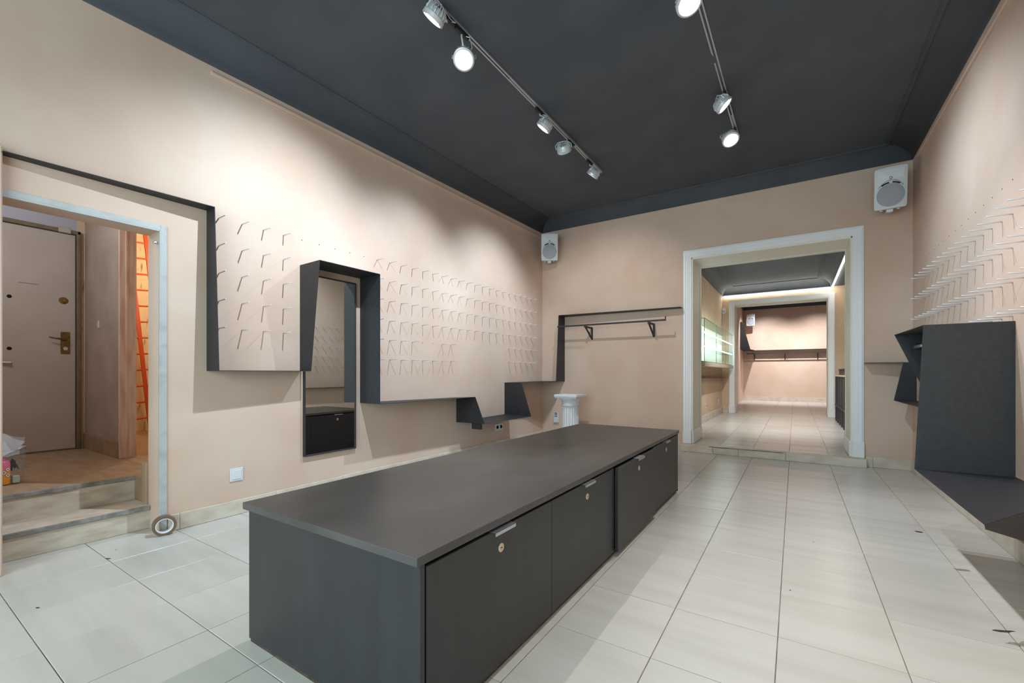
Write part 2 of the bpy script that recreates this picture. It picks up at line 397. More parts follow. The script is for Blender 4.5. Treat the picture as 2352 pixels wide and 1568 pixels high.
def tile_far():
    m = M_TILE.copy(); m.name = 'cream_marble_far'; nt = m.node_tree; p = nt.nodes['Principled BSDF']
    src = p.inputs['Base Color'].links[0].from_socket; br = nt.nodes.new('ShaderNodeTexBrick'); g = nt.nodes.new('ShaderNodeNewGeometry'); mp = nt.nodes.new('ShaderNodeMapping')
    br.offset = 0; br.inputs['Scale'].default_value = 1; br.inputs['Brick Width'].default_value = TX; br.inputs['Row Height'].default_value = TY; br.inputs['Mortar Size'].default_value = .003
    mp.inputs['Location'].default_value = (-TX0, -TY0, 0); nt.links.new(g.outputs['Position'], mp.inputs[0]); nt.links.new(mp.outputs[0], br.inputs['Vector'])
    br.inputs['Mortar'].default_value = lin((120, 108, 95)); nt.links.new(src, br.inputs['Color1']); nt.links.new(src, br.inputs['Color2']); nt.links.new(br.outputs['Color'], p.inputs['Base Color'])
    return m
obj('tile_field', box(-1.62, 2.2, Y3, 18.4, F2-.012, F2), tile_far(), floor2)
struct('wall_far_left', box(-1.86, -1.62, Y3, 18.4, 0, 3.9), M_PLASTER, 'plaster wall of the far room')
struct('wall_far_right', box(2.2, 2.4, Y3, 18.4, 0, 3.9), M_PLASTER, 'plaster wall closing the far room')
struct('wall_far_back', box(-1.86, 2.4, 18.4, 18.6, 0, 3.9), M_PLASTER, 'plaster wall at the end of the far room')
b = B(); bx(b, -1.62, 2.2, Y3, 18.4, 3.75, 3.85)
for (y, s) in ((18.4, -1),):
    pr = [(0, 3.45), (.01, 3.46)] + [(.01+.24*(1-math.cos(k/6*PI/2)), 3.46+.29*math.sin(k/6*PI/2)) for k in range(1, 7)] + [(0, 3.76)]
    poly_prism(b, [(-1.62, y+s*o, z) for o, z in pr], (3.82, 0, 0))
pr2 = [(-1.62+o, Y3, z) for o, z in pr]; poly_prism(b, pr2, (0, 18.4-Y3, 0))
struct('ceiling_far', b, M_BLACKC, 'charcoal coved ceiling of the far room')
# coved ceiling of the middle room with a lower flat strip
b = B(); bx(b, -1.56, .72, WB, Y2, 3.25, 3.36)
bx(b, .70, 1.9, WB, Y2, 3.075, 3.36)
pr = [(0, 3.06), (.012, 3.06), (.02, 3.07)] + [(.02+.24*(1-math.cos(k/7*PI/2)), 3.07+.18*math.sin(k/7*PI/2)) for k in range(1, 8)] + [(0, 3.26)]
poly_prism(b, [(-1.56+o, WB, z) for o, z in pr], (0, Y2-WB, 0))
poly_prism(b, [(-1.56, Y2-o, z) for o, z in pr], (2.26, 0, 0))
poly_prism(b, [(.70-o, WB, z) for o, z in pr], (0, Y2-WB, 0))
for (x0, x1, y0, y1) in ((-1.30, -1.28, WB, Y2-.26), (.42, .44, WB, Y2-.26), (-1.30, .44, Y2-.28, Y2-.26)): bx(b, x0, x1, y0, y1, 3.238, 3.252)
struct('ceiling_middle', b, M_BLACKC, 'charcoal coved ceiling of the middle room')
def led(x0, x1, y0, y1, z0, z1, label):
    t = thing('led_strip', label, 'light strip', ((x0+x1)/2, (y0+y1)/2, z0))
    wide_x = (x1-x0) > (y1-y0)
    obj('diffuser', box(x0, x1, y0, y1, z0, z1), M_LED, t)
    if wide_x: obj('profile', box(x0, x1, y1, y1+.004, z0-.002, z1+.012), M_ALU, t)
    else: obj('profile', box(x0-.002, x1+.002, y0, y1, z1, z1+.012), M_ALU, t)
led(-1.52, .68, Y2-.022, Y2-.006, 3.038, 3.048, 'warm white light line above the second white doorway')
led(.70, .722, WB+.1, Y2-.05, 3.05, 3.060, 'white light line along the edge of the middle room ceiling')
ys = [WB, 8.3, 9.4, 10.6, 11.5, Y2]
skirting('baseboard_middle', 'marble baseboard below the glass showcase', [(-1.56, -1.54, ys[i], ys[i+1]) for i in range(5)] + [(-1.54, D2X0-.11, Y2-.018, Y2), (D2X1+.11, 1.9, Y2-.018, Y2)], .15, M_MARB, F2)
xs = [-1.62, -.7, .3, 1.2, 2.2]
skirting('baseboard_far', 'stained marble baseboard at the end of the far room', [(xs[i], xs[i+1], 18.38, 18.4) for i in range(4)], .15, M_MARB, F2)
# door casing seen on the side wall of the far room
e = sempty('trim_9', 'cream door casing on the far room side wall', (-1.6, 14.4, F2))
for y in (13.5, 14.9): obj('jamb_casing', box(-1.62, -1.585, y, y+.11, F2, 2.55, .004), M_CREAMW, e)
obj('head_casing', box(-1.62, -1.585, 13.5, 15.01, 2.55, 2.66, .004), M_CREAMW, e)
obj('door_leaf', box(-1.62, -1.605, 13.61, 14.9, F2, 2.55), M_CREAMW, e)

# ================================================================== ENTRANCE STEPS AND VESTIBULE
LZ = .335
e = sempty('floor_entrance_steps', 'two worn stone steps up to the brown landing', (-3.9, .8, 0))
obj('riser', box(-3.88, -3.852, .2, OY1, 0, .130), M_TRAV, e)
obj('tread', box(-4.17, -3.845, .2, OY1, .130, .1625, .003), M_TRAV, e)
obj('nosing', box(-3.852, -3.840, .2, OY1, .131, .1635, .004), M_NOSE, e)
obj('riser', box(-4.18, -4.152, .2, 1.36, .1625, .303), M_TRAV, e)
obj('landing_edge', box(-4.45, -4.145, .2, 1.36, .303, LZ, .003), M_LAND, e)
obj('nosing', box(-4.152, -4.139, .2, 1.36, .304, LZ+.001, .004), M_NOSE, e)
for x0, x1 in ((-5.2, -4.452), (-6.2, -5.202)):
    obj('landing_slab', box(x0, x1, -.6, 1.36, .28, LZ, .001), M_LAND, e)
obj('landing_slab', box(-4.15, -3.885, OY1, 1.36, 0, LZ), M_LAND, e)
obj('landing_slab', box(-4.45, -3.9, 1.362, 2.6, .28, LZ), M_LAND, e); obj('landing_slab', box(-7.4, -4.452, 1.362, 2.6, .28, LZ), M_LAND, e)
struct('wall_vestibule_door', box(-6.35, -6.12, -.7, 1.36, 0, 3.0), M_VESTB, 'bluish painted wall holding the grey door')
b = B(); bx(b, -6.12, -5.08, 1.36, 1.47, 0, 3.0); bx(b, -5.08, -3.88, 1.36, 1.47, 2.62, 3.0)
struct('wall_vestibule_side', b, M_VEST, 'grey brown plaster wall beside the grey door')
struct('wall_vestibule_near', box(-6.2, -3.88, -.8, -.6, 0, 3.0), M_VEST, 'hidden vestibule wall')
struct('ceiling_vestibule', box(-6.4, -3.88, -.8, 1.5, 2.85, 2.95), M_VEST, 'vestibule ceiling')
skirting('baseboard_vestibule', 'brown stone baseboard in the vestibule', [(-6.12, -5.09, 1.345, 1.36)], .15, M_LAND, LZ)
obj('slab', box(-3.96, -3.885, OY1-.014, OY1, .1625, .46, .002), M_LAND, bpy.data.objects['baseboard_vestibule'])
# stripped wooden jamb
e = sempty('trim_10', 'stripped wooden jamb of the ladder closet', (-5.06, 1.4, LZ))
obj('jamb_board', box(-5.10, -5.072, 1.352, 1.405, LZ, 2.62, .003), M_WOOD, e); obj('jamb_board', box(-5.10, -5.064, 1.407, 1.472, LZ, 2.62, .003), M_WOOD, e)
obj('stop_strip', box(-5.072, -5.060, 1.395, 1.41, LZ, 2.62, .002), M_WOOD, e)
# closet
struct('wall_closet_end', box(-7.5, -7.3, 1.3, 2.8, 0, 3.6), M_CLOSET, 'stained ochre plaster behind the ladder')
struct('wall_closet_back', box(-7.5, -3.88, 2.6, 2.8, 0, 3.6), M_CLOSET, 'stained plaster closing the ladder closet')
struct('wall_closet_front', box(-7.5, -6.12, 1.3, 1.47, 0, 3.6), M_CLOSET, 'ladder closet front plaster')
struct('ceiling_closet', box(-7.5, -3.88, 1.47, 2.8, 3.5, 3.6), M_CLOSET, 'ladder closet ceiling')
pl = bpy.data.lights.new('closet_bulb_light', 'POINT'); pl.energy = 24; pl.color = (1.0, .84, .58); pl.shadow_soft_size = .05
po = bpy.data.objects.new('closet_bulb_light', pl); COL.objects.link(po); po.location = (-6.2, 2.3, 2.5)
vl = bpy.data.lights.new('vestibule_fill_light', 'POINT'); vl.energy = 20; vl.color = (.88, .94, 1.0); vl.shadow_soft_size = .12  # added fill that lifts the dark vestibule, not a known bulb
vo = bpy.data.objects.new('vestibule_fill_light', vl); COL.objects.link(vo); vo.location = (-4.9, .35, 2.65)
# aluminium angle round the opening
e = sempty('trim_11', 'pale metal edge profile around the entrance opening', (XL, OY1, 0))
b = B(); bx(b, XL-.002, XL+.008, OY1-.004, OY1+.032, 0, OZ+.032, .002); bx(b, XL-.014, XL+.008, OY1-.010, OY1-.002, 0, OZ+.01, .002)
obj('upright', b, M_EDGEP, e)
b = B(); bx(b, XL-.002, XL+.008, OY0, OY1-.0045, OZ-.004, OZ+.032, .002); bx(b, XL-.014, XL+.008, OY0, OY1-.011, OZ-.014, OZ-.002, .002)
obj('head_bar', b, M_EDGEP, e)
obj('bolt', turned(lathe(B(), [(.009, 0), (.009, .02), (.006, .024)], 10), Matrix.Translation((XL-.02, OY1-.012, OZ-.09)) @ Matrix.Rotation(PI/2, 4, 'X')), M_ALU, e)

# ---- the grey door
DXF = -6.10
d = sempty('door_1', 'grey white security door with brass lever in olive frame', (-6.1, .9, LZ))
leaf = obj('door_leaf', box(DXF-.03, DXF, .45, 1.285, LZ+.012, 2.49, .003), M_DOOR, d)
fr = B(); bx(fr, DXF-.03, DXF+.02, 1.292, 1.325, LZ, 2.535, .008, 2); bx(fr, DXF-.03, DXF+.02, .40, 1.325, 2.497, 2.535, .008, 2); obj('door_frame', fr, M_OLIVE, d)
obj('sill', box(DXF-.02, DXF+.014, .45, 1.29, LZ, LZ+.010), M_OLIVE, d)
pl_ = obj('escutcheon', box(DXF, DXF+.008, 1.178, 1.245, 1.295, 1.512, .004, 2), M_BRASS, d)
obj('lever', tube(B(), [(DXF+.005, 1.212, 1.435), (DXF+.05, 1.212, 1.435), (DXF+.055, 1.19, 1.436), (DXF+.055, 1.13, 1.442), (DXF+.05, 1.09, 1.452)], [.011, .010, .010, .008, .006], 10), M_BRASS, pl_, True)
obj('cylinder_lock', turned(lathe(B(), [(.017, 0), (.017, .006), (.006, .0065), (.006, .009)], 16), Matrix.Translation((DXF+.008, 1.212, 1.345)) @ Matrix.Rotation(PI/2, 4, 'Y')), M_SILVER, pl_, True)
lk = obj('round_lock', turned(lathe(B(), [(.034, 0), (.032, .006), (.018, .008), (.018, .012)], 20), Matrix.Translation((DXF, 1.20, 1.823)) @ Matrix.Rotation(PI/2, 4, 'Y')), M_BRASS, d, True)
for z in (1.813, 1.33):
    obj('peg_hole', turned(lathe(B(), [(.017, 0), (.015, .002)], 10), Matrix.Translation((DXF, .843, z)) @ Matrix.Rotation(PI/2, 4, 'Y')), M_VOID, d)
obj('hook', tube(B(), [(DXF, .80, 1.2), (DXF+.02, .80, 1.2), (DXF+.025, .85, 1.2), (DXF+.02, .852, 1.185)], .009, 8), M_ALU, d, True)
obj('crack', box(DXF, DXF+.001, .90, 1.03, 1.951, 1.954), M_VOID, d)
obj('closer_block', box(DXF, DXF+.03, 1.16, 1.25, 2.495, 2.545, .004), M_DOOR, d)
# switch on the vestibule side wall
one('light_switch', bx(box(-5.69, -5.64, 1.352, 1.36, 1.535, 1.61, .003), -5.675, -5.655, 1.347, 1.353, 1.555, 1.59, .002), M_WPLAST, 'small beige light switch on the vestibule side wall', 'switch')

# ---- ladder
t = thing('ladder', 'orange red painted steel ladder leaning in the closet', 'ladder', (-6.9, 2.2, LZ))
def rail_at(z, k): return (2.003+(1.954-z)*.0723+k, z)
LXF, LXT = -6.80, -6.98
def lxx(z): return LXF+(LXT-LXF)*(z-LZ)/(3.1-LZ)
for k in (0, .175):
    b = B(); p = [Vector((lxx(z), rail_at(z, k)[0], z)) for z in (LZ, 3.1)]
    poly_prism(b, [p[0]+Vector((-.012, -.020, 0)), p[0]+Vector((.012, -.020, 0)), p[0]+Vector((.012, .020, 0)), p[0]+Vector((-.012, .020, 0))], p[1]-p[0]); obj('rail', b, M_LADDER, t)
for i in range(14):
    z = .345+i*.2
    if z < LZ+.1: continue
    y0 = rail_at(z, 0)[0]
    obj('rung', tube(B(), [(lxx(z), y0-.16, z-.012), (lxx(z), y0+.175, z+.012)], .011, 8), M_LADDER, t, True)

# ================================================================== DISPLAY ISLAND
IX0, IX1, IY0, IY1, IZ = -1.905, -.907, .897, 4.262, .57
t = thing('display_island', 'long low black island cabinet with lockable drawers on marble floor', 'cabinet', (-1.4, 2.55, 0))
obj('worktop', box(IX0, IX1, IY0, IY1, IZ-.028, IZ, .0025, 2), M_BTOP, t)
obj('end_panel', box(IX0+.020, IX1-.004, .913, .932, .012, IZ-.0285, .001), M_BOARD, t)
obj('end_panel', box(IX0+.020, IX1-.004, 4.205, 4.224, .012, IZ-.0285, .001), M_BOARD, t)
obj('carcass', box(IX0+.05, IX1-.05, .932, 4.205, .03, IZ-.03), M_VOID, t)
obj('plinth', box(IX0+.03, IX1-.02, .915, 4.222, 0, .03), M_EDGEB, t)
def drawer(side, y0, y1, out=0):
    xf = (IX1-.004+out) if side > 0 else (IX0+.020-out); xb = xf-side*.019
    z0, z1 = .028, IZ-.040
    dr = obj('drawer', box(min(xf, xb), max(xf, xb), y0+.0015, y1-.0015, z0, z1, .0015), M_BOARD, t)
    yc = (y0+y1)/2
    b = B(); xa = xf+side*.020
    bx(b, min(xb, xa), max(xb, xa), yc-.066, yc+.066, z1+.0004, z1+.0026); bx(b, min(xa, xa-side*.0025), max(xa, xa-side*.0025), yc-.066, yc+.066, z1-.012, z1+.0026)
    obj('handle', b, M_ALU, dr)
    R = Matrix.Translation((xf, yc-.006, .457)) @ Matrix.Rotation(side*PI/2, 4, 'Y')
    lk = obj('lock', turned(lathe(B(), [(.0165, 0), (.0165, .0025), (.0145, .004), (.010, .004), (.010, .003)], 20), R), M_BRASSL, dr, True)
    obj('keyhole', turned(box(-.0012, .0012, -.005, .005, .0025, .0042), R), M_VOID, dr)
    if out:
        sx0, sx1 = (xf-.06, xb) if side > 0 else (xb, xf+.06)
        obj('drawer_box', box(min(sx0, sx1), max(sx0, sx1), y0+.02, y1-.02, .05, z1-.05), M_BOARD, dr)
DY = [(.938, 1.727), (1.727, 2.527), (2.532, 3.383), (3.383, 4.203)]
for i, (a, c) in enumerate(DY):
    drawer(1, a, c, .022 if i == 2 else 0); drawer(-1, a, c)

# ================================================================== FOLDED BLACK STEEL BANDS
def band(name, label, panels, loc):
    t = thing(name, label, 'shelf', loc)
    for nm, a, b_, c, d_ in panels: obj(nm, quad_panel(a, b_, c, d_), M_STEEL, t)
    return t
w = XL
P = [  # wall (y, z), free (x, z)
    ((.474, 2.300), (-3.593, 2.303)), ((1.473, 2.306), (-3.528, 2.306)), ((1.473, 1.119), (-3.462, 1.119)), ((2.198, 1.119), (-3.490, 1.119)),
    ((2.198, 2.050), (-3.365, 2.056)), ((2.830, 2.050), (-3.358, 2.056)), ((2.830, .806), (-3.358, .803)), ((4.310, .790), (-3.346, .803)),
    ((4.310, .474), (-3.204, .478)), ((5.419, .486), (-3.193, .478)), ((5.419, .960), (-3.356, .962))]
pn = ['shelf', 'side_panel', 'shelf', 'side_panel', 'shelf', 'side_panel', 'shelf', 'side_panel', 'shelf', 'side_panel']
panels = []
for i in range(10):
    (y0, z0), (x0, f0) = P[i]; (y1, z1), (x1, f1) = P[i+1]
    panels.append((pn[i], (w, y0, z0), (w, y1, z1), (x1, y1, f1), (x0, y0, f0)))
XB = -3.229
panels.append(('shelf', (w, 5.419, .960), (w, YB, .966), (-3.30, YB, .966), (-3.356, 5.419, .962)))
panels.append(('shelf', (-3.335, 5.8, .9635), (-3.30, YB, .966), (XB, YB, .968), (XB, 6.268, .970)))
panels.append(('side_panel', (XB, YB, .968), (XB, YB, 2.040), (XB, 6.36, 2.043), (XB, 6.268, .970)))
panels.append(('shelf', (XB, YB, 2.040), (-1.352, YB, 2.036), (-1.352, 6.43, 2.036), (XB, 6.36, 2.043)))
bl = band('folded_steel_shelf', 'long zigzag band of folded black steel shelves framing the mirror', panels, (XL, 3.0, .47))
# clamp under the low shelf
b = B(); bx(b, -3.42, -3.28, 4.325, 4.36, .40, .472, .002); obj('bracket', b, M_STEEL, bl); obj('bracket_clip', box(-3.43, -3.415, 4.32, 4.35, .395, .462), M_ALU, bl)
# second band, beside the doorway and round the corner
RX = XR
panels = [('shelf', (.682, YB, 1.222), (RX, YB, 1.220), (RX, 6.40, 1.220), (.682, 6.45, 1.222)),
          ('side_panel', (RX, 6.40, 1.22), (RX, 6.40, .798), (.925, 6.40, .798), (1.004, 6.40, 1.22)),
          ('shelf', (RX, 6.40, .798), (RX, 4.70, .798), (.928, 4.70, .798), (.925, 6.40, .798)),
          ('side_panel', (RX, 4.70, .798), (RX, 4.70, 1.414), (.683, 4.70, 1.414), (.928, 4.70, .798)),
          ('shelf', (RX, 4.70, 1.414), (RX, 3.857, 1.414), (.704, 3.857, 1.414), (.683, 4.70, 1.414)),
          ('side_panel', (RX, 3.857, 1.414), (RX, 3.857, .473), (.661, 3.857, .470), (.704, 3.857, 1.414)),
          ('shelf', (RX, 3.857, .473), (RX, 3.30, .470), (.662, 2.589, .470), (.661, 3.857, .470)),
          ('side_panel', (RX, 3.30, .470), (RX, 3.34, .20), (.664, 2.586, .452), (.662, 2.589, .470))]
br = band('folded_steel_shelf', 'folded black steel shelf with tall box panel round the corner by the doorway', panels, (1.0, 4.0, .45))
t = thing('hanging_rail', 'pale hanging rail inside the tall black box panel', 'rail', (.86, 4.3, 1.3))
obj('rail', box(.80, .825, 3.862, 4.692, 1.300, 1.322, .003), M_ALU, t)
for y in (3.862, 4.682): obj('socket', box(.785, .84, y, y+.012, 1.285, 1.337, .002), M_BLKPL, t)
# far room band
panels = [('side_panel', (-1.62, 17.2, 2.9), (-1.62, 17.2, 1.935), (-1.30, 17.2, 1.935), (-1.55, 17.2, 2.9)),
          ('shelf', (-1.62, 17.2, 1.935), (-1.62, 18.4, 1.935), (-1.2, 18.4, 1.935), (-1.30, 17.2, 1.935)),
          ('shelf', (-1.25, 18.4, 1.935), (1.9, 18.4, 1.935), (1.9, 18.16, 1.935), (-1.25, 18.16, 1.935))]
band('folded_steel_shelf', 'black steel shelf on the end wall of the far room', panels, (0, 18.3, 1.93))

# ---- clothes rails on brackets
def clothes_rail(label, x0, x1, y, z, wall, bxs, depth=.20):
    t = thing('clothes_rail', label, 'rail', ((x0+x1)/2, wall, z))
    b = B(); bx(b, x0, x1, y-.012, y+.012, z-.012, z+.012, .002); obj('rail', b, M_STEEL, t)
    obj('end_stop', box(x1-.012, x1, y-.012, y+.012, z+.012, z+.05), M_STEEL, t)
    for x in bxs:
        b = B(); bx(b, x-.013, x+.013, y-.01, wall, z-.037, z-.0125); bx(b, x-.013, x+.013, wall-.012, wall, z-depth, z-.0125)
        poly_prism(b, [(x-.011, y+.015, z-.037), (x-.011, y+.04, z-.037), (x-.011, wall-.006, z-depth+.025), (x-.011, wall-.006, z-depth)], (.022, 0, 0))
        obj('bracket', b, M_STEEL, t)
    return t
clothes_rail('black clothes rail on two triangular brackets beside the big doorway', -3.22, -1.52, 6.30, 1.85, YB, (-2.74, -1.76), .21)
clothes_rail('black clothes rail under the shelf of the far room', -1.5, 1.9, 18.2, 1.82, 18.4, (-1.25, -.30, .66), .24)
# slim black band on the showcase wall
one('steel_ledge', quad_panel((-1.56, WB+.2, 1.02), (-1.56, Y2-.01, .985), (-1.46, Y2-.01, .985), (-1.46, WB+.2, 1.02)), M_STEEL, 'thin black ledge under the lit glass showcase', 'shelf')

# ================================================================== MIRROR
t = thing('wall_mirror', 'tall narrow black framed mirror inside the folded steel surround', 'mirror', (XL, 2.49, .365))
MY0, MY1, MZ0, MZ1, MX = 2.222, 2.760, .362, 1.985, XL+.03
b = B(); fw = .011
bx(b, XL+.001, MX, MY0, MY0+fw, MZ0, MZ1, .001); bx(b, XL+.001, MX, MY1-fw, MY1, MZ0, MZ1, .001); bx(b, XL+.001, MX, MY0+fw, MY1-fw, MZ0, MZ0+fw, .001); bx(b, XL+.001, MX, MY0+fw, MY1-fw, MZ1-fw, MZ1, .001)
obj('frame', b, M_STEEL, t)
obj('mirror_glass', box(XL+.003, XL+.022, MY0+fw, MY1-fw, MZ0+fw, MZ1-fw), M_MIRROR, t)

# ================================================================== PEGS
pb = tube(B(), [(0, 0, 0), (.07, 0, .001), (.113, 0, .002)], .0044, 8)
bmesh.ops.bevel(pb, geom=[e_ for e_ in pb.edges if all(v.co.x > .11 for v in e_.verts)], offset=.0012, segments=1, affect='EDGES')
pme = bpy.data.meshes.new('display_peg'); 
for f in pb.faces: f.smooth = True
pb.to_mesh(pme); pb.free(); pme.materials.append(M_PEG)
hb = lathe(B(), [(.0042, 0), (.0042, .0012)], 8); hme = bpy.data.meshes.new('peg_hole'); hb.to_mesh(hme); hb.free(); hme.materials.append(M_VOID)
def peg(x, y, z, face, label, group):
    o = bpy.data.objects.new('display_peg', pme); COL.objects.link(o); o.location = (x, y, z)
    o.rotation_euler = (0, random.uniform(-.05, .03), (0 if face > 0 else PI)+random.uniform(-.02, .02)); tag(o, label, 'peg', group)
def hole(x, y, z, face, parent):
    o = bpy.data.objects.new('peg_hole', hme); COL.objects.link(o); o.location = (x, y, z); o.rotation_euler = (0, face*PI/2, 0); o.parent = parent
ORD = ['first', 'second', 'third', 'fourth', 'fifth', 'sixth', 'seventh', 'eighth', 'ninth', 'tenth', 'eleventh', 'twelfth', 'thirteenth', 'fourteenth', 'fifteenth', 'sixteenth', 'seventeenth', 'eighteenth', 'nineteenth', 'twentieth', 'twenty first', 'twenty second']
ROWS = [2.278, 2.070, 1.862, 1.652, 1.446, 1.238]
def zl(y, i): return ROWS[i]-.006+.0075*(y-1.7)
for n in range(0, 29):
    y = 1.552+.1655*n
    for i in range(6):
        if n <= 3:
            if i == 5: continue
            peg(XL, y, zl(y, i), 1, 'white peg between entrance and mirror, %s row down, %s column from entrance' % (ORD[i], ORD[n]), 'pegs between entrance and mirror')
        elif n <= 8:
            if i == 0: hole(XL, y, zl(y, 0), 1, wall_left)
        else:
            if (i == 4 and n in (13, 14)): hole(XL, y, zl(y, i), 1, wall_left); continue
            if (i == 4 and 17 <= n <= 23) or (i == 5 and 17 <= n <= 23): continue
            peg(XL, y, zl(y, i), 1, 'white peg beyond the mirror, %s row down, %s column from mirror' % (ORD[i], ORD[n-9]), 'pegs beyond the mirror')
for n in range(0, 22):
    y = 6.013-.1628*n
    if y < 2.6: break
    hole(XR, y, 2.283, -1, wall_right)
    for i in (1, 2, 3, 4, 5):
        if i == 5 and y < 4.75: continue
        if i == 4 and y < 4.72 and y > 3.84: pass
        peg(XR, y, ROWS[i]+.003, -1, 'white peg over the corner box shelf, %s row down, %s from corner' % (ORD[i-1], ORD[n]), 'pegs above the corner box shelf')

# ================================================================== SOCKETS AND SWITCH
t = thing('light_switch', 'square white light switch plate low beside the entrance', 'switch', (XL, 1.676, .258))
obj('plate', box(XL, XL+.008, 1.628, 1.724, .262, .362, .003, 2), M_WPLAST, t); obj('rocker', box(XL+.008, XL+.012, 1.642, 1.710, .276, .348, .002), M_WPLAST, t)
t = thing('wall_socket', 'double white socket below the lowest black shelf', 'socket', (XL, 5.265, .262))
obj('plate', box(XL, XL+.01, 5.17, 5.36, .262, .362, .003, 2), M_WPLAST, t)
for y in (5.218, 5.312):
    obj('outlet', turned(lathe(B(), [(.026, 0), (.026, .002), (.022, .003), (.020, -.004)], 18), Matrix.Translation((XL+.010, y, .312)) @ Matrix.Rotation(PI/2, 4, 'Y')), M_BLKPL, t)
t = thing('wall_socket', 'double socket block half hidden behind the fluted pedestal', 'socket', (-3.38, YB, .27))
obj('plate', box(-3.435, -3.345, YB-.01, YB, .36, .445, .003), M_WPLAST, t); obj('adapter', box(-3.425, -3.33, YB-.03, YB, .272, .355, .004), M_WPLAST, t)
for z in (.38, .41, .43): obj('outlet', box(-3.415, -3.365, YB-.0115, YB-.0095, z-.008, z+.004), M_BLKPL, t)
for y, lab in ((9.81, 'small white socket under the showcase, nearer the big doorway'), (11.66, 'small white socket under the showcase, nearer the second doorway')):
    t = thing('wall_socket', lab, 'socket', (-1.56, y, .38)); obj('plate', box(-1.56, -1.548, y-.04, y+.04, .37, .47, .003), M_WPLAST, t); obj('outlet', box(-1.549, -1.546, y-.02, y+.02, .40, .44, .001), M_BLKPL, t)
t = thing('motion_sensor', 'small white alarm sensor in the corner above the showcase', 'sensor', (-1.50, 12.2, 2.6))
obj('body', box(-1.55, -1.47, 12.15, 12.245, 2.61, 2.75, .012, 2), M_WPLAST, t); obj('lens', box(-1.535, -1.485, 12.146, 12.152, 2.64, 2.69, .002), M_GRILLE, t)

# ================================================================== PEDESTAL
t = thing('fluted_pedestal', 'white fluted column pedestal with square top in the corner', 'pedestal', (-2.87, 6.05, 0))
px, py = -2.87, 6.05
obj('base', bx(box(px-.17, px+.17, py-.17, py+.17, 0, .06, .006), px-.15, px+.15, py-.15, py+.15, .058, .085, .008), M_WPLAST, t)
obj('shaft', lathe(B(), [(.148, .083), (.136, .10), (.128, .13), (.124, .60)], 80, (px, py, 0), 0, lambda k, r: r-.009*abs(math.sin(k/80*2*PI*10))**.8), M_WPLAST, t, 60)
obj('capital', lathe(B(), [(.126, .598), (.137, .605), (.141, .622), (.133, .634), (.130, .65), (.131, .67), (.150, .695), (.172, .712), (.176, .728)], 40, (px, py, 0)), M_WPLAST, t, True)
ab = bx(box(px-.178, px+.178, py-.178, py+.178, .726, .744, .003), px-.186, px+.186, py-.186, py+.186, .744, .781, .004)
obj('abacus', ab, M_WPLAST, t)

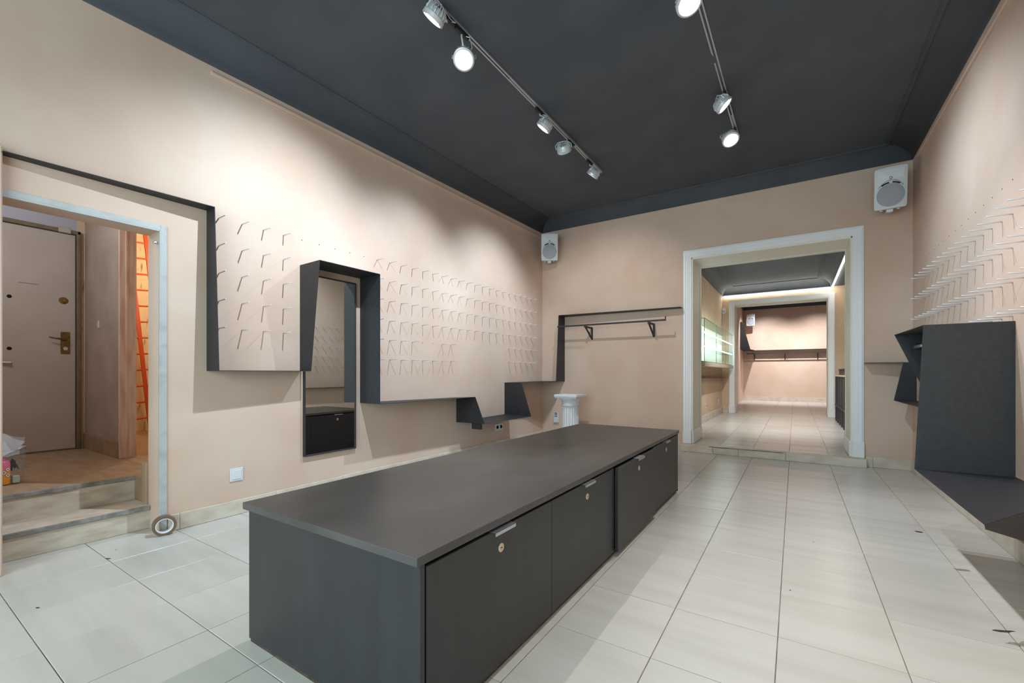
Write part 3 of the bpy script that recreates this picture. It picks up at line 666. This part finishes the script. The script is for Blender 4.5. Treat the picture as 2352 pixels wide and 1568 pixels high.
# ================================================================== LOUDSPEAKERS (built facing -Y, centre of the back at the origin)
def speaker_parts():
    wdt, hgt, dep = .27, .43, .22
    t = thing('loudspeaker', '', 'speaker', (0, 0, 0), 'white loudspeakers', True)
    def outline(sc, dz=0):
        pts = []; hw, hh = wdt/2*sc, hgt/2*sc
        for k in range(9):  # arched top
            a = -1+2*k/8; pts.append((a*hw*.94, hh*(.965+.035*(1-a*a))+dz))
        pts += [(hw, hh*.90+dz), (hw*1.0, -hh*.9+dz), (hw*.93, -hh+dz), (-hw*.93, -hh+dz), (-hw, -hh*.9+dz), (-hw, hh*.90+dz)]
        return pts
    b = B(); rings = []
    for sc, y in ((.70, 0), (.90, -.09), (.985, -.17), (1, -dep+.02), (.985, -dep+.004), (.95, -dep)):
        rings.append([b.verts.new((x, y, z)) for x, z in outline(sc)])
    n = len(rings[0])
    for i in range(len(rings)-1):
        for k in range(n): b.faces.new([rings[i][k], rings[i][(k+1) % n], rings[i+1][(k+1) % n], rings[i+1][k]])
    b.faces.new(rings[0]); b.faces.new(rings[-1]); bmesh.ops.recalc_face_normals(b, faces=b.faces)
    body = obj('cabinet', b, M_WPLAST, t, True)
    # woofer grille: shallow dome
    RY = Matrix.Rotation(PI/2, 4, 'X')
    g = turned(lathe(B(), [(.116, 0), (.116, .004), (.104, .008), (.07, .012), (.03, .014), (.004, .0145)], 36), Matrix.Translation((0, -dep, -.075)) @ RY)
    obj('woofer_grille', g, M_GRILLE, t, True)
    # horn: sunken funnel in the upper half with a bright throat, framed by an arch
    h = B(); r0 = [(-.108, .185), (.108, .185), (.108, .085), (-.108, .085)]; r1 = [(-.03, .125), (.03, .125), (.02, .085), (-.02, .085)]
    a = [h.verts.new((x, -dep-.001, z)) for x, z in r0]; c = [h.verts.new((x, -dep+.035, z)) for x, z in r1]
    for k in range(4): h.faces.new([a[k], a[(k+1) % 4], c[(k+1) % 4], c[k]])
    h.faces.new(c)
    # the funnel is modelled as a raised lip with sloping cheeks
    bmesh.ops.scale(h, vec=(1, -.16, 1), verts=[v for v in h.verts], space=Matrix.Translation((0, dep, 0)))
    bmesh.ops.recalc_face_normals(h, faces=h.faces)
    hn = obj('horn', h, M_WPLAST, t)
    obj('horn_throat', turned(lathe(B(), [(.014, 0), (.012, .006), (.004, .012)], 12), Matrix.Translation((0, -dep-.006, .098)) @ RY), M_ALU, hn, True)
    arch = [(.118*math.cos(q), -dep-.002, -.075+.150*math.sin(q)) for q in [math.radians(32+k*116/14) for k in range(15)]]
    obj('arch_rib', tube(B(), arch, .004, 6), M_GRILLE, hn, True)
    for s in (-1, 1):
        pts = [(math.cos(math.radians(90+s*q))*.128, -dep-.001, -.075+math.sin(math.radians(90+s*q))*.128) for q in range(6, 37, 5)]
        obj('bass_port', tube(B(), pts, .0075, 8), M_BLKPL, t, True)
    for s in (-1, 1): obj('foot', turned(lathe(B(), [(.014, 0), (.014, .010), (.011, .012)], 10), Matrix.Translation((s*.07, -.16, -.215-.011))), M_WPLAST, t)
    b = B(); bx(b, -.028, .028, -.17, -.11, -.245, -.212, .003); bx(b, -.028, .028, -.12, .13, -.245, -.237, .002); bx(b, -.028, .028, .122, .13, -.245, -.05, .002)
    obj('wall_bracket', b, M_WPLAST, t)
    return t
spk = speaker_parts()
def place_speaker(o, c, aim, tilt, label):
    ang = math.atan2(aim[0], -aim[1]); o.location = c; o.rotation_euler = (math.radians(tilt), 0, ang); o['label'] = label
place_speaker(spk, (-3.445, 6.44, 3.185), (.50, -.87), 10, 'white loudspeaker high in the corner between pegs and clothes rail')
s2 = copy_tree(spk); place_speaker(s2, (.885, 6.43, 3.165), (-.06, -1), 12, 'white loudspeaker high in the corner above the box shelf')
s3 = copy_tree(spk); place_speaker(s3, (-1.37, 18.185, 3.07), (.10, -.99), 8, 'distant white loudspeaker in the far room beyond both doorways')
s2.scale = (1.03, 1.03, 1.03)

# ================================================================== LIGHTING TRACKS AND SPOTLIGHTS
def track(label, p, q, loc):
    p, q = Vector(p), Vector(q); t = thing('lighting_track', label, 'track', loc)
    d_ = (q-p).normalized(); n = Vector((-d_.y, d_.x, 0)).normalized(); z = Vector((0, 0, 1))
    pts = [p+n*a+z*c for a, c in ((-.018, .034), (-.018, 0), (-.008, 0), (-.008, .012), (.008, .012), (.008, 0), (.018, 0), (.018, .034))]
    obj('channel', poly_prism(B(), pts, q-p), M_RAILW, t)
    for e_, s in ((p, -1), (q, 1)): 
        pts = [e_+n*a+z*c for a, c in ((-.018, -.001), (.018, -.001), (.018, .034), (-.018, .034))]
        obj('end_cap', poly_prism(B(), pts, d_*s*.008), M_RAILW, t)
    return t
def tz(x, y): return ZC-drop(x, y)-.034
T1a, T1b = (-1.985, .55), (-2.03, 5.15); T2a, T2b = (-.565, .75), (-.515, 5.14)
for lab, a, c in (('pale lighting track nearer the mirror wall', T1a, T1b), ('pale lighting track nearer the box shelf wall', T2a, T2b)):
    track(lab, (*a, tz(*a)), (*c, tz(*c)), (*a, tz(*a)))
T3a, T3b = (-1.0, 14.2), (-1.0, 17.0); T4a, T4b = (.9, 14.2), (.9, 17.0)
def spot(label, xy, ztr, hoff, target, power, group, angle=64, blend=.55, fins=True, col=None):
    t = thing('track_spotlight', label, 'spotlight', (xy[0], xy[1], ztr), group)
    o = Vector((xy[0], xy[1], ztr)); hc = o+Vector(hoff)
    obj('adapter', box(o.x-.013, o.x+.013, o.y-.07, o.y+.07, ztr-.034, ztr-.0004, .003), M_BLKPL, t)
    tgt = Vector(target); dr = (tgt-hc).normalized(); q = dr.to_track_quat('-Z', 'Y')
    # yoke arm from the adapter to the side of the head
    ax = (q @ Vector((1, 0, 0))); 
    if ax.dot(Vector((0, 1, 0))) < 0 and abs(ax.y) > .2: ax = -ax
    tip = hc + ax*.083 - dr*.012
    tip2 = hc - ax*.083 - dr*.012; back = hc - dr*.085
    y0 = o+Vector((0, 0, -.026))
    obj('arm', tube(B(), [y0, y0+Vector((0, 0, -.022)), (y0+back)/2+Vector((0, 0, -.012)), back], .007, 8), M_SILVER, t, True)
    obj('yoke', tube(B(), [tip, hc+ax*.085-dr*.05, hc+ax*.05-dr*.083, back, hc-ax*.05-dr*.083, hc-ax*.085-dr*.05, tip2], .0045, 6), M_SILVER, t, True)
    obj('cable', tube(B(), [y0+Vector((.004, .03, 0)), y0+Vector((.035, .05, -.012)), (y0+hc)/2+Vector((.05, .045, .0)), hc-dr*.05+Vector((.03, .02, .01)), hc-dr*.03], .0028, 6), M_SILVER, t, True)
    head = bpy.data.objects.get('_none')
    b = lathe(B(), [(.052, .052), (.060, .040), (.066, .022), (.070, .012), (.075, .008), (.076, -.016), (.070, -.020), (.064, -.020), (.060, -.010), (.052, -.006)][::-1], 32)
    head = obj('head', b, M_SILVER, None, True); head.parent = t; head.location = hoff; head.rotation_mode = 'QUATERNION'; head.rotation_quaternion = q
    ORG[head.name] = Vector((0, 0, 0))
    hs = B()
    nf = 18 if fins else 10
    for k in range(nf):
        a = k/nf*PI*2; M_ = Matrix.Rotation(a, 4, 'Z'); bb = bmesh.new()
        poly_prism(bb, [(.020, -.0016, .050), (.070, -.0016, .012), (.074, -.0016, .030), (.056, -.0016, .066), (.020, -.0016, .074)], (0, .0032, 0)); merge(hs, bb, 0, M_)
    obj('heat_sink_fins', hs, M_SILVER, head)
    obj('lens', lathe(B(), [(.049, -.004), (.049, -.010), (.030, -.0125), (.004, -.013)], 24), M_LENS, head, True)
    l = bpy.data.lights.new('track_spotlight_light', 'SPOT'); l.energy = power; l.color = col or SPOT_COL; l.spot_size = math.radians(angle); l.spot_blend = blend; l.shadow_soft_size = .018
    lo = bpy.data.objects.new('track_spotlight_light', l); COL.objects.link(lo); lo.parent = head; lo.location = (0, 0, -.03)
    return t
G1, G2 = 'spotlights on the mirror side track', 'spotlights on the box shelf side track'
def on(Ta, Tb, y): return (Ta[0]+(Tb[0]-Ta[0])*(y-Ta[1])/(Tb[1]-Ta[1]), y)
def s1(y, off, tgt, lab, k=1.0, **kw): p = on(T1a, T1b, y); return spot(lab, p, tz(*p), off, tgt, SPOT_W*k, G1, **kw)
def s2_(y, off, tgt, lab, k=1.0, **kw): p = on(T2a, T2b, y); return spot(lab, p, tz(*p), off, tgt, SPOT_W*k, G2, **kw)
s1(2.26, (0, -.13, -.105), (-3.655, 1.90, 1.55), 'spotlight edge on at the top border, lighting the pegs beside the entrance', 1.45, angle=94, blend=1.0, col=WASH_COL)
s1(2.42, (.02, .0, -.215), (-.75, .55, 0), 'glaring spotlight of the mirror side track facing the viewer', .45, angle=78)
s1(3.58, (0, .08, -.12), (-3.655, 3.4, 1.5), 'spotlight on the mirror side track aimed at the peg field, third from far end', 1.15, angle=82, blend=1.0, col=WASH_COL)
s1(4.28, (-.02, -.13, -.13), (-2.5, 6.585, 1.5), 'spotlight on the mirror side track tilted to the doorway wall, second from far end', .5, angle=80, blend=.8)
s1(4.80, (0, .09, -.12), (-3.655, 5.05, 1.6), 'last spotlight at the far end of the mirror side track', 1.15, angle=84, blend=1.0, col=WASH_COL)
s2_(1.5, (0, .05, -.13), (1.115, 2.2, 1.2), 'added unseen spotlight near the shop window on the box shelf side track', .5, angle=86)  # extra lamp out of view, added for its light on the right wall
s2_(2.80, (0, .0, -.24), (.55, 1.7, 0), 'bright spotlight cut by the top border on the box shelf side track', .48, angle=86, blend=.7)
s2_(4.32, (0, -.11, -.15), (1.115, 4.7, 1.7), 'spotlight seen from behind on the box shelf side track', .8, angle=100, blend=1.0, col=WASH_COL)
s2_(5.03, (.0, -.42, -.28), (.55, 2.9, 0), 'glaring spotlight hanging at the far end of the box shelf side track', .5, angle=86, blend=.7)
for (x, y) in ((-.9, 16.8), (.7, 16.8)):
    spot('ceiling spotlight of the far room on the %s, hidden by the second doorway head' % ('showcase side' if x < 0 else 'counter side'), (x, y), 3.745, (0, .05, -.11), (x*.9, 18.4, .2), 330, 'far room spotlights', angle=104, blend=1.0, fins=False)
spot('added unseen spotlight brightening the middle room behind the big doorway head', (-.4, 8.6), 3.245, (0, .05, -.11), (-.4, 10.2, 0), 220, 'added middle room fill lights', angle=110, blend=.9, fins=False)  # unseen lamp added to brighten the middle room

# ================================================================== GLASS SHOWCASE
VX0, VX1, VY0, VY1, VZ0, VZ1 = -1.555, -1.30, 8.04, 12.12, 1.30, 2.05
t = thing('glass_showcase', 'lit glass wall showcase with two shelves in the middle room', 'showcase', (-1.43, 10, 1.22))
obj('base', box(VX0, VX1+.01, VY0-.01, VY1, 1.222, VZ0-.004, .003), M_CREAMW, t)
obj('back_panel', box(VX0, VX0+.008, VY0+.01, VY1, VZ0, VZ1-.01), M_CREAMR, t)
b = B(); g_ = .006
p_ = obj('end_pane', box(VX0+.01, VX1-.01, VY0, VY0+g_, VZ0, VZ1-.008), M_GLASS, t)
ysv = [VY0+.008, 9.4, 10.76, VY1]
for i in range(3):
    fp = obj('front_pane', box(VX1-g_, VX1, ysv[i]+.002, ysv[i+1]-.002, VZ0, VZ1-.008), M_GLASS, t)
    obj('pane_edge', box(VX1-g_-.001, VX1+.001, ysv[i], ysv[i]+.007, VZ0, VZ1-.008), M_GLASSE, fp)
obj('top_pane', box(VX0, VX1+.004, VY0-.002, VY1, VZ1-.007, VZ1), M_GLASS, t)
obj('edge_strip', box(VX1, VX1+.006, VY0-.002, VY1, VZ1-.009, VZ1+.001), M_GLASSE, t); obj('edge_strip', box(VX0, VX1, VY0-.006, VY0-.001, VZ1-.009, VZ1+.001), M_GLASSE, t); obj('edge_strip', box(VX0, VX1, VY0-.006, VY0-.001, VZ0, VZ0+.008), M_GLASSE, t)
for z in (1.555, 1.80):
    sh = obj('shelf', box(VX0+.01, VX1-.02, VY0+.02, VY1-.01, z, z+.006), M_GLASS, t)
    obj('light_strip', box(VX1-.030, VX1-.020, VY0+.02, VY1-.02, z+.007, z+.019), M_LEDC, sh)
    obj('clip', turned(lathe(B(), [(.012, 0), (.012, .004)], 10), Matrix.Translation((-1.40, VY0-.001, z-.03)) @ Matrix.Rotation(PI/2, 4, 'X')), M_BLKPL, t)
obj('sliding_track', box(VX0+.05, VX1-.04, VY0+.03, VY1-.02, VZ0+.001, VZ0+.014), M_EDGEB, t)

# ================================================================== COUNTER
t = thing('counter', 'black and cream slatted counter in the middle room behind the door jamb', 'counter', (1.0, 10, F2))
obj('worktop', box(.705, 1.45, 8.2, 11.6, 1.035, 1.062, .003), M_CREAMW, t)
obj('upstand', box(.79, 1.45, 8.3, 11.62, 1.062, 1.17, .003), M_EDGEB, t); obj('upstand_top', box(.78, 1.46, 8.2, 11.64, 1.17, 1.19, .003), M_STEEL, t)
obj('carcass', box(.78, 1.44, 8.3, 11.58, F2+.08, 1.03), M_CREAMW, t)
obj('foot_rail', box(.715, .735, 8.2, 11.6, .42, .45, .003), M_STEEL, t)
y = 8.3; k = 0
while y < 11.5:
    if k % 2 == 0: obj('post', box(.72, .76, y, y+.14, F2, 1.034, .002), M_STEEL, t)
    else: obj('panel', box(.738, .775, y, y+.26, .45, 1.034, .002), M_CREAMW, t)
    y += .16 if k % 2 == 0 else .28; k += 1
obj('plinth', box(.75, 1.42, 8.35, 11.55, F2, F2+.08), M_WHITE, t)
one('wall_bracket', bx(box(.95, 1.0, 12.05, 12.25, 1.35, 1.375, .002), .95, 1.0, 12.225, 12.25, 1.25, 1.35, .002), M_EDGEB, 'small brown bracket on the wall above the counter', 'bracket')

# ================================================================== TAPE ROLL
t = thing('tape_roll', 'roll of brown packing tape standing by the entrance edge profile', 'tape', (-3.60, 1.195, 0), None, True)
t.rotation_euler = (0, 0, math.radians(-104))
def ringm(r0, r1, wdt):
    b = lathe(B(), [(r1, -wdt/2), (r1, wdt/2)], 40); b.free()
    b = B(); n = 44; rr = []
    for r, y in ((r0, -wdt/2), (r1, -wdt/2), (r1, wdt/2), (r0, wdt/2)):
        rr.append([b.verts.new((r*math.cos(2*PI*k/n), y, r1 + .0 + r*math.sin(2*PI*k/n))) for k in range(n)])
    for i in range(4):
        for k in range(n): b.faces.new([rr[i][k], rr[i][(k+1) % n], rr[(i+1) % 4][(k+1) % n], rr[(i+1) % 4][k]])
    bmesh.ops.recalc_face_normals(b, faces=b.faces); return b
obj('tape', ringm(.0490, .0665, .046), M_TAPE, t, True)
cb = ringm(.0450, .0492, .047); bmesh.ops.translate(cb, verts=cb.verts, vec=(0, 0, .0665-.0492)); obj('core', cb, M_CORE, t, True)

# ================================================================== TUB ON THE LANDING AND WHAT STANDS IN IT
TB = Vector((-4.60, .585, LZ))
t = thing('plastic_tub', 'clear plastic tub full of odds and ends on the landing', 'tub', TB)
def frus(s0, s1, z0, z1, bm=None, c=TB):
    bm = bm or B(); a = [bm.verts.new((c.x+x*s0, c.y+y*s0, c.z+z0)) for x, y in ((-1, -1), (1, -1), (1, 1), (-1, 1))]; d_ = [bm.verts.new((c.x+x*s1, c.y+y*s1, c.z+z1)) for x, y in ((-1, -1), (1, -1), (1, 1), (-1, 1))]
    for k in range(4): bm.faces.new([a[k], a[(k+1) % 4], d_[(k+1) % 4], d_[k]])
    return bm, a, d_
b, a0, d0 = frus(.100, .116, 0, .24); b2, a1, d1 = frus(.097, .113, .004, .24, b)
b.faces.new(a0[::-1]); b.faces.new(a1)
for k in range(4): b.faces.new([d0[k], d0[(k+1) % 4], d1[(k+1) % 4], d1[k]])
bmesh.ops.recalc_face_normals(b, faces=b.faces); obj('wall', b, M_TUB, t)
rim = B(); cs = [(TB.x+x*.119, TB.y+y*.119, TB.z+.24) for x, y in ((-1, -1), (1, -1), (1, 1), (-1, 1))]
tube(rim, cs+[cs[0]], .005, 6); obj('rim', rim, M_TUB, t)
b = B(); n = 20
lathe(b, [(.036, .006), (.037, .010), (.037, .150), (.030, .163), (.014, .169), (.014, .182)], 24, TB+Vector((.052, .012, 0)))
m_can = mat('orange_can_print', (236, 150, 40), .4); nt = m_can.node_tree; g = nt.nodes.new('ShaderNodeNewGeometry'); sx = nt.nodes.new('ShaderNodeSeparateXYZ'); nt.links.new(g.outputs['Position'], sx.inputs[0])
r = nt.nodes.new('ShaderNodeValToRGB'); mr = nt.nodes.new('ShaderNodeMapRange'); mr.inputs[1].default_value = LZ; mr.inputs[2].default_value = LZ+.2; nt.links.new(sx.outputs[2], mr.inputs[0]); nt.links.new(mr.outputs[0], r.inputs[0])
r.color_ramp.elements[0].color = lin((236, 150, 40)); r.color_ramp.elements[0].position = .48; r.color_ramp.elements[1].color = lin((222, 92, 130)); r.color_ramp.elements[1].position = .62
nt.links.new(r.outputs[0], nt.nodes['Principled BSDF'].inputs['Base Color'])
can = thing('spray_can', 'orange and pink can with hazard diamonds in the tub', 'can', TB+Vector((.052, .012, .006)))
obj('body', b, m_can, can, True)
cc = TB+Vector((.052, .012, 0)); M_RED = mat('hazard_red', (200, 40, 50), .5); M_INK = mat('hazard_ink', (30, 30, 34), .6)
for ang, z in ((4, .088), (34, .108), (34, .068)):
    for rr, m_, k, sz in ((.0376, M_RED, 0, .017), (.0380, M_CORE, 1, .0135), (.0384, M_INK, 2, .005)):
        b = B(); vs = []
        for dx, dz in ((0, -1), (1, 0), (0, 1), (-1, 0)):
            th = math.radians(ang)+dx*sz/rr; vs.append((cc.x+rr*math.cos(th), cc.y+rr*math.sin(th), cc.z+z+dz*sz))
        n_ = Vector((math.cos(math.radians(ang)), math.sin(math.radians(ang)), 0))*.0012
        poly_prism(b, vs, n_); obj(['hazard_border', 'hazard_diamond', 'hazard_symbol'][k], b, m_, can)
def crumple(c, sx_, sy_, sz_, seed, n=9, fold=.02):
    rnd = random.Random(seed); b = B(); vs = []
    for i in range(n):
        for j in range(n):
            u, v = i/(n-1)-.5, j/(n-1)-.5
            vs.append(b.verts.new((c.x+u*sx_+rnd.uniform(-1, 1)*fold*.4, c.y+v*sy_+rnd.uniform(-1, 1)*fold*.4, c.z+sz_*(1-2.4*(u*u+v*v))+rnd.uniform(-1, 1)*fold*.5+math.sin(u*9+seed)*fold*.6)))
    for i in range(n-1):
        for j in range(n-1): b.faces.new([vs[i*n+j], vs[(i+1)*n+j], vs[(i+1)*n+j+1], vs[i*n+j+1]])
    top = b.faces[:]; ret = bmesh.ops.solidify(b, geom=top, thickness=.003); return b
b = B()
for (c0, c1, c2_, c3) in (((-.06, -.05, .20), (.08, .09, .20), (.06, .11, .315), (-.06, .01, .345)), ((-.02, -.07, .20), (.09, .06, .195), (.095, .105, .29), (.0, .0, .355)), ((.02, -.08, .19), (.1, .02, .2), (.075, .115, .255), (.03, .0, .30))):
    n = 8; vs = []; rnd = random.Random(c0[0])
    A_, B_, C_, D_ = [TB+Vector(q) for q in (c0, c1, c2_, c3)]
    for i in range(n):
        for j in range(n):
            u, v = i/(n-1), j/(n-1); p = A_*(1-u)*(1-v)+B_*u*(1-v)+C_*u*v+D_*(1-u)*v
            vs.append(b.verts.new(p+Vector((math.sin(u*5+v*3)*.008+.012*math.sin(u*PI), math.cos(v*4+u*2)*.006, math.sin(u*7)*.006+rnd.uniform(-.002, .002)))))
    for i in range(n-1):
        for j in range(n-1): b.faces.new([vs[i*n+j], vs[(i+1)*n+j], vs[(i+1)*n+j+1], vs[i*n+j+1]])
bmesh.ops.solidify(b, geom=b.faces[:], thickness=.002)
one('paper_towels', b, M_PAPER, 'crumpled white paper sheets sticking out of the tub', 'paper', None, 30)
b = crumple(TB+Vector((-.005, .068, .09)), .13, .035, .06, 3); one('black_bag', b, mat('black_plastic_film', (40, 44, 54), .25), 'crumpled black plastic film inside the tub', 'bag', None, 20)
one('green_packet', box(TB.x+.02, TB.x+.08, TB.y+.054, TB.y+.090, LZ+.006, LZ+.058, .006, 2), mat('pale_green_packet', (170, 184, 160), .5), 'small pale green packet at the bottom of the tub', 'packet')

# ================================================================== WEAR ON THE FLOOR
M_STAIN = mat('dark_floor_stain', (120, 112, 102), .7, c2=(150, 143, 133), scale=60)
M_STAIND = mat('black_floor_mark', (58, 50, 44), .7)
def stain(x, y, rx, ry, ang, m, seed, z=.0006):
    rnd = random.Random(seed); n = 12; pts = []
    for k in range(n):
        q = 2*PI*k/n; r = rnd.uniform(.55, 1.0); u, v = rx*r*math.cos(q), ry*r*math.sin(q); pts.append((x+u*math.cos(ang)-v*math.sin(ang), y+u*math.sin(ang)+v*math.cos(ang), z))
    obj('stain', poly_prism(B(), pts, (0, 0, .0003)), m, floor)
for i, (x, y, rx, ry, a, m) in enumerate(((.80, 2.63, .040, .022, .4, M_STAIN), (.84, 2.72, .022, .02, 0, M_STAIND), (.745, 2.70, .05, .012, .5, M_STAIND), (.76, 2.60, .055, .014, .2, M_STAIN), (.79, 3.42, .045, .018, .3, M_STAIN), (.72, 4.07, .03, .018, 0, M_STAIND), (-3.42, .86, .022, .010, .3, M_STAIND), (-3.55, .93, .008, .005, 0, M_STAIND), (-2.98, .50, .014, .006, .3, M_STAIND), (-2.2, 1.23, .010, .006, 0, M_STAIND), (.10, 3.45, .006, .005, 0, M_STAIND), (-.02, 2.62, .005, .005, 0, M_STAIND))):
    stain(x, y, rx, ry, a, m, i)
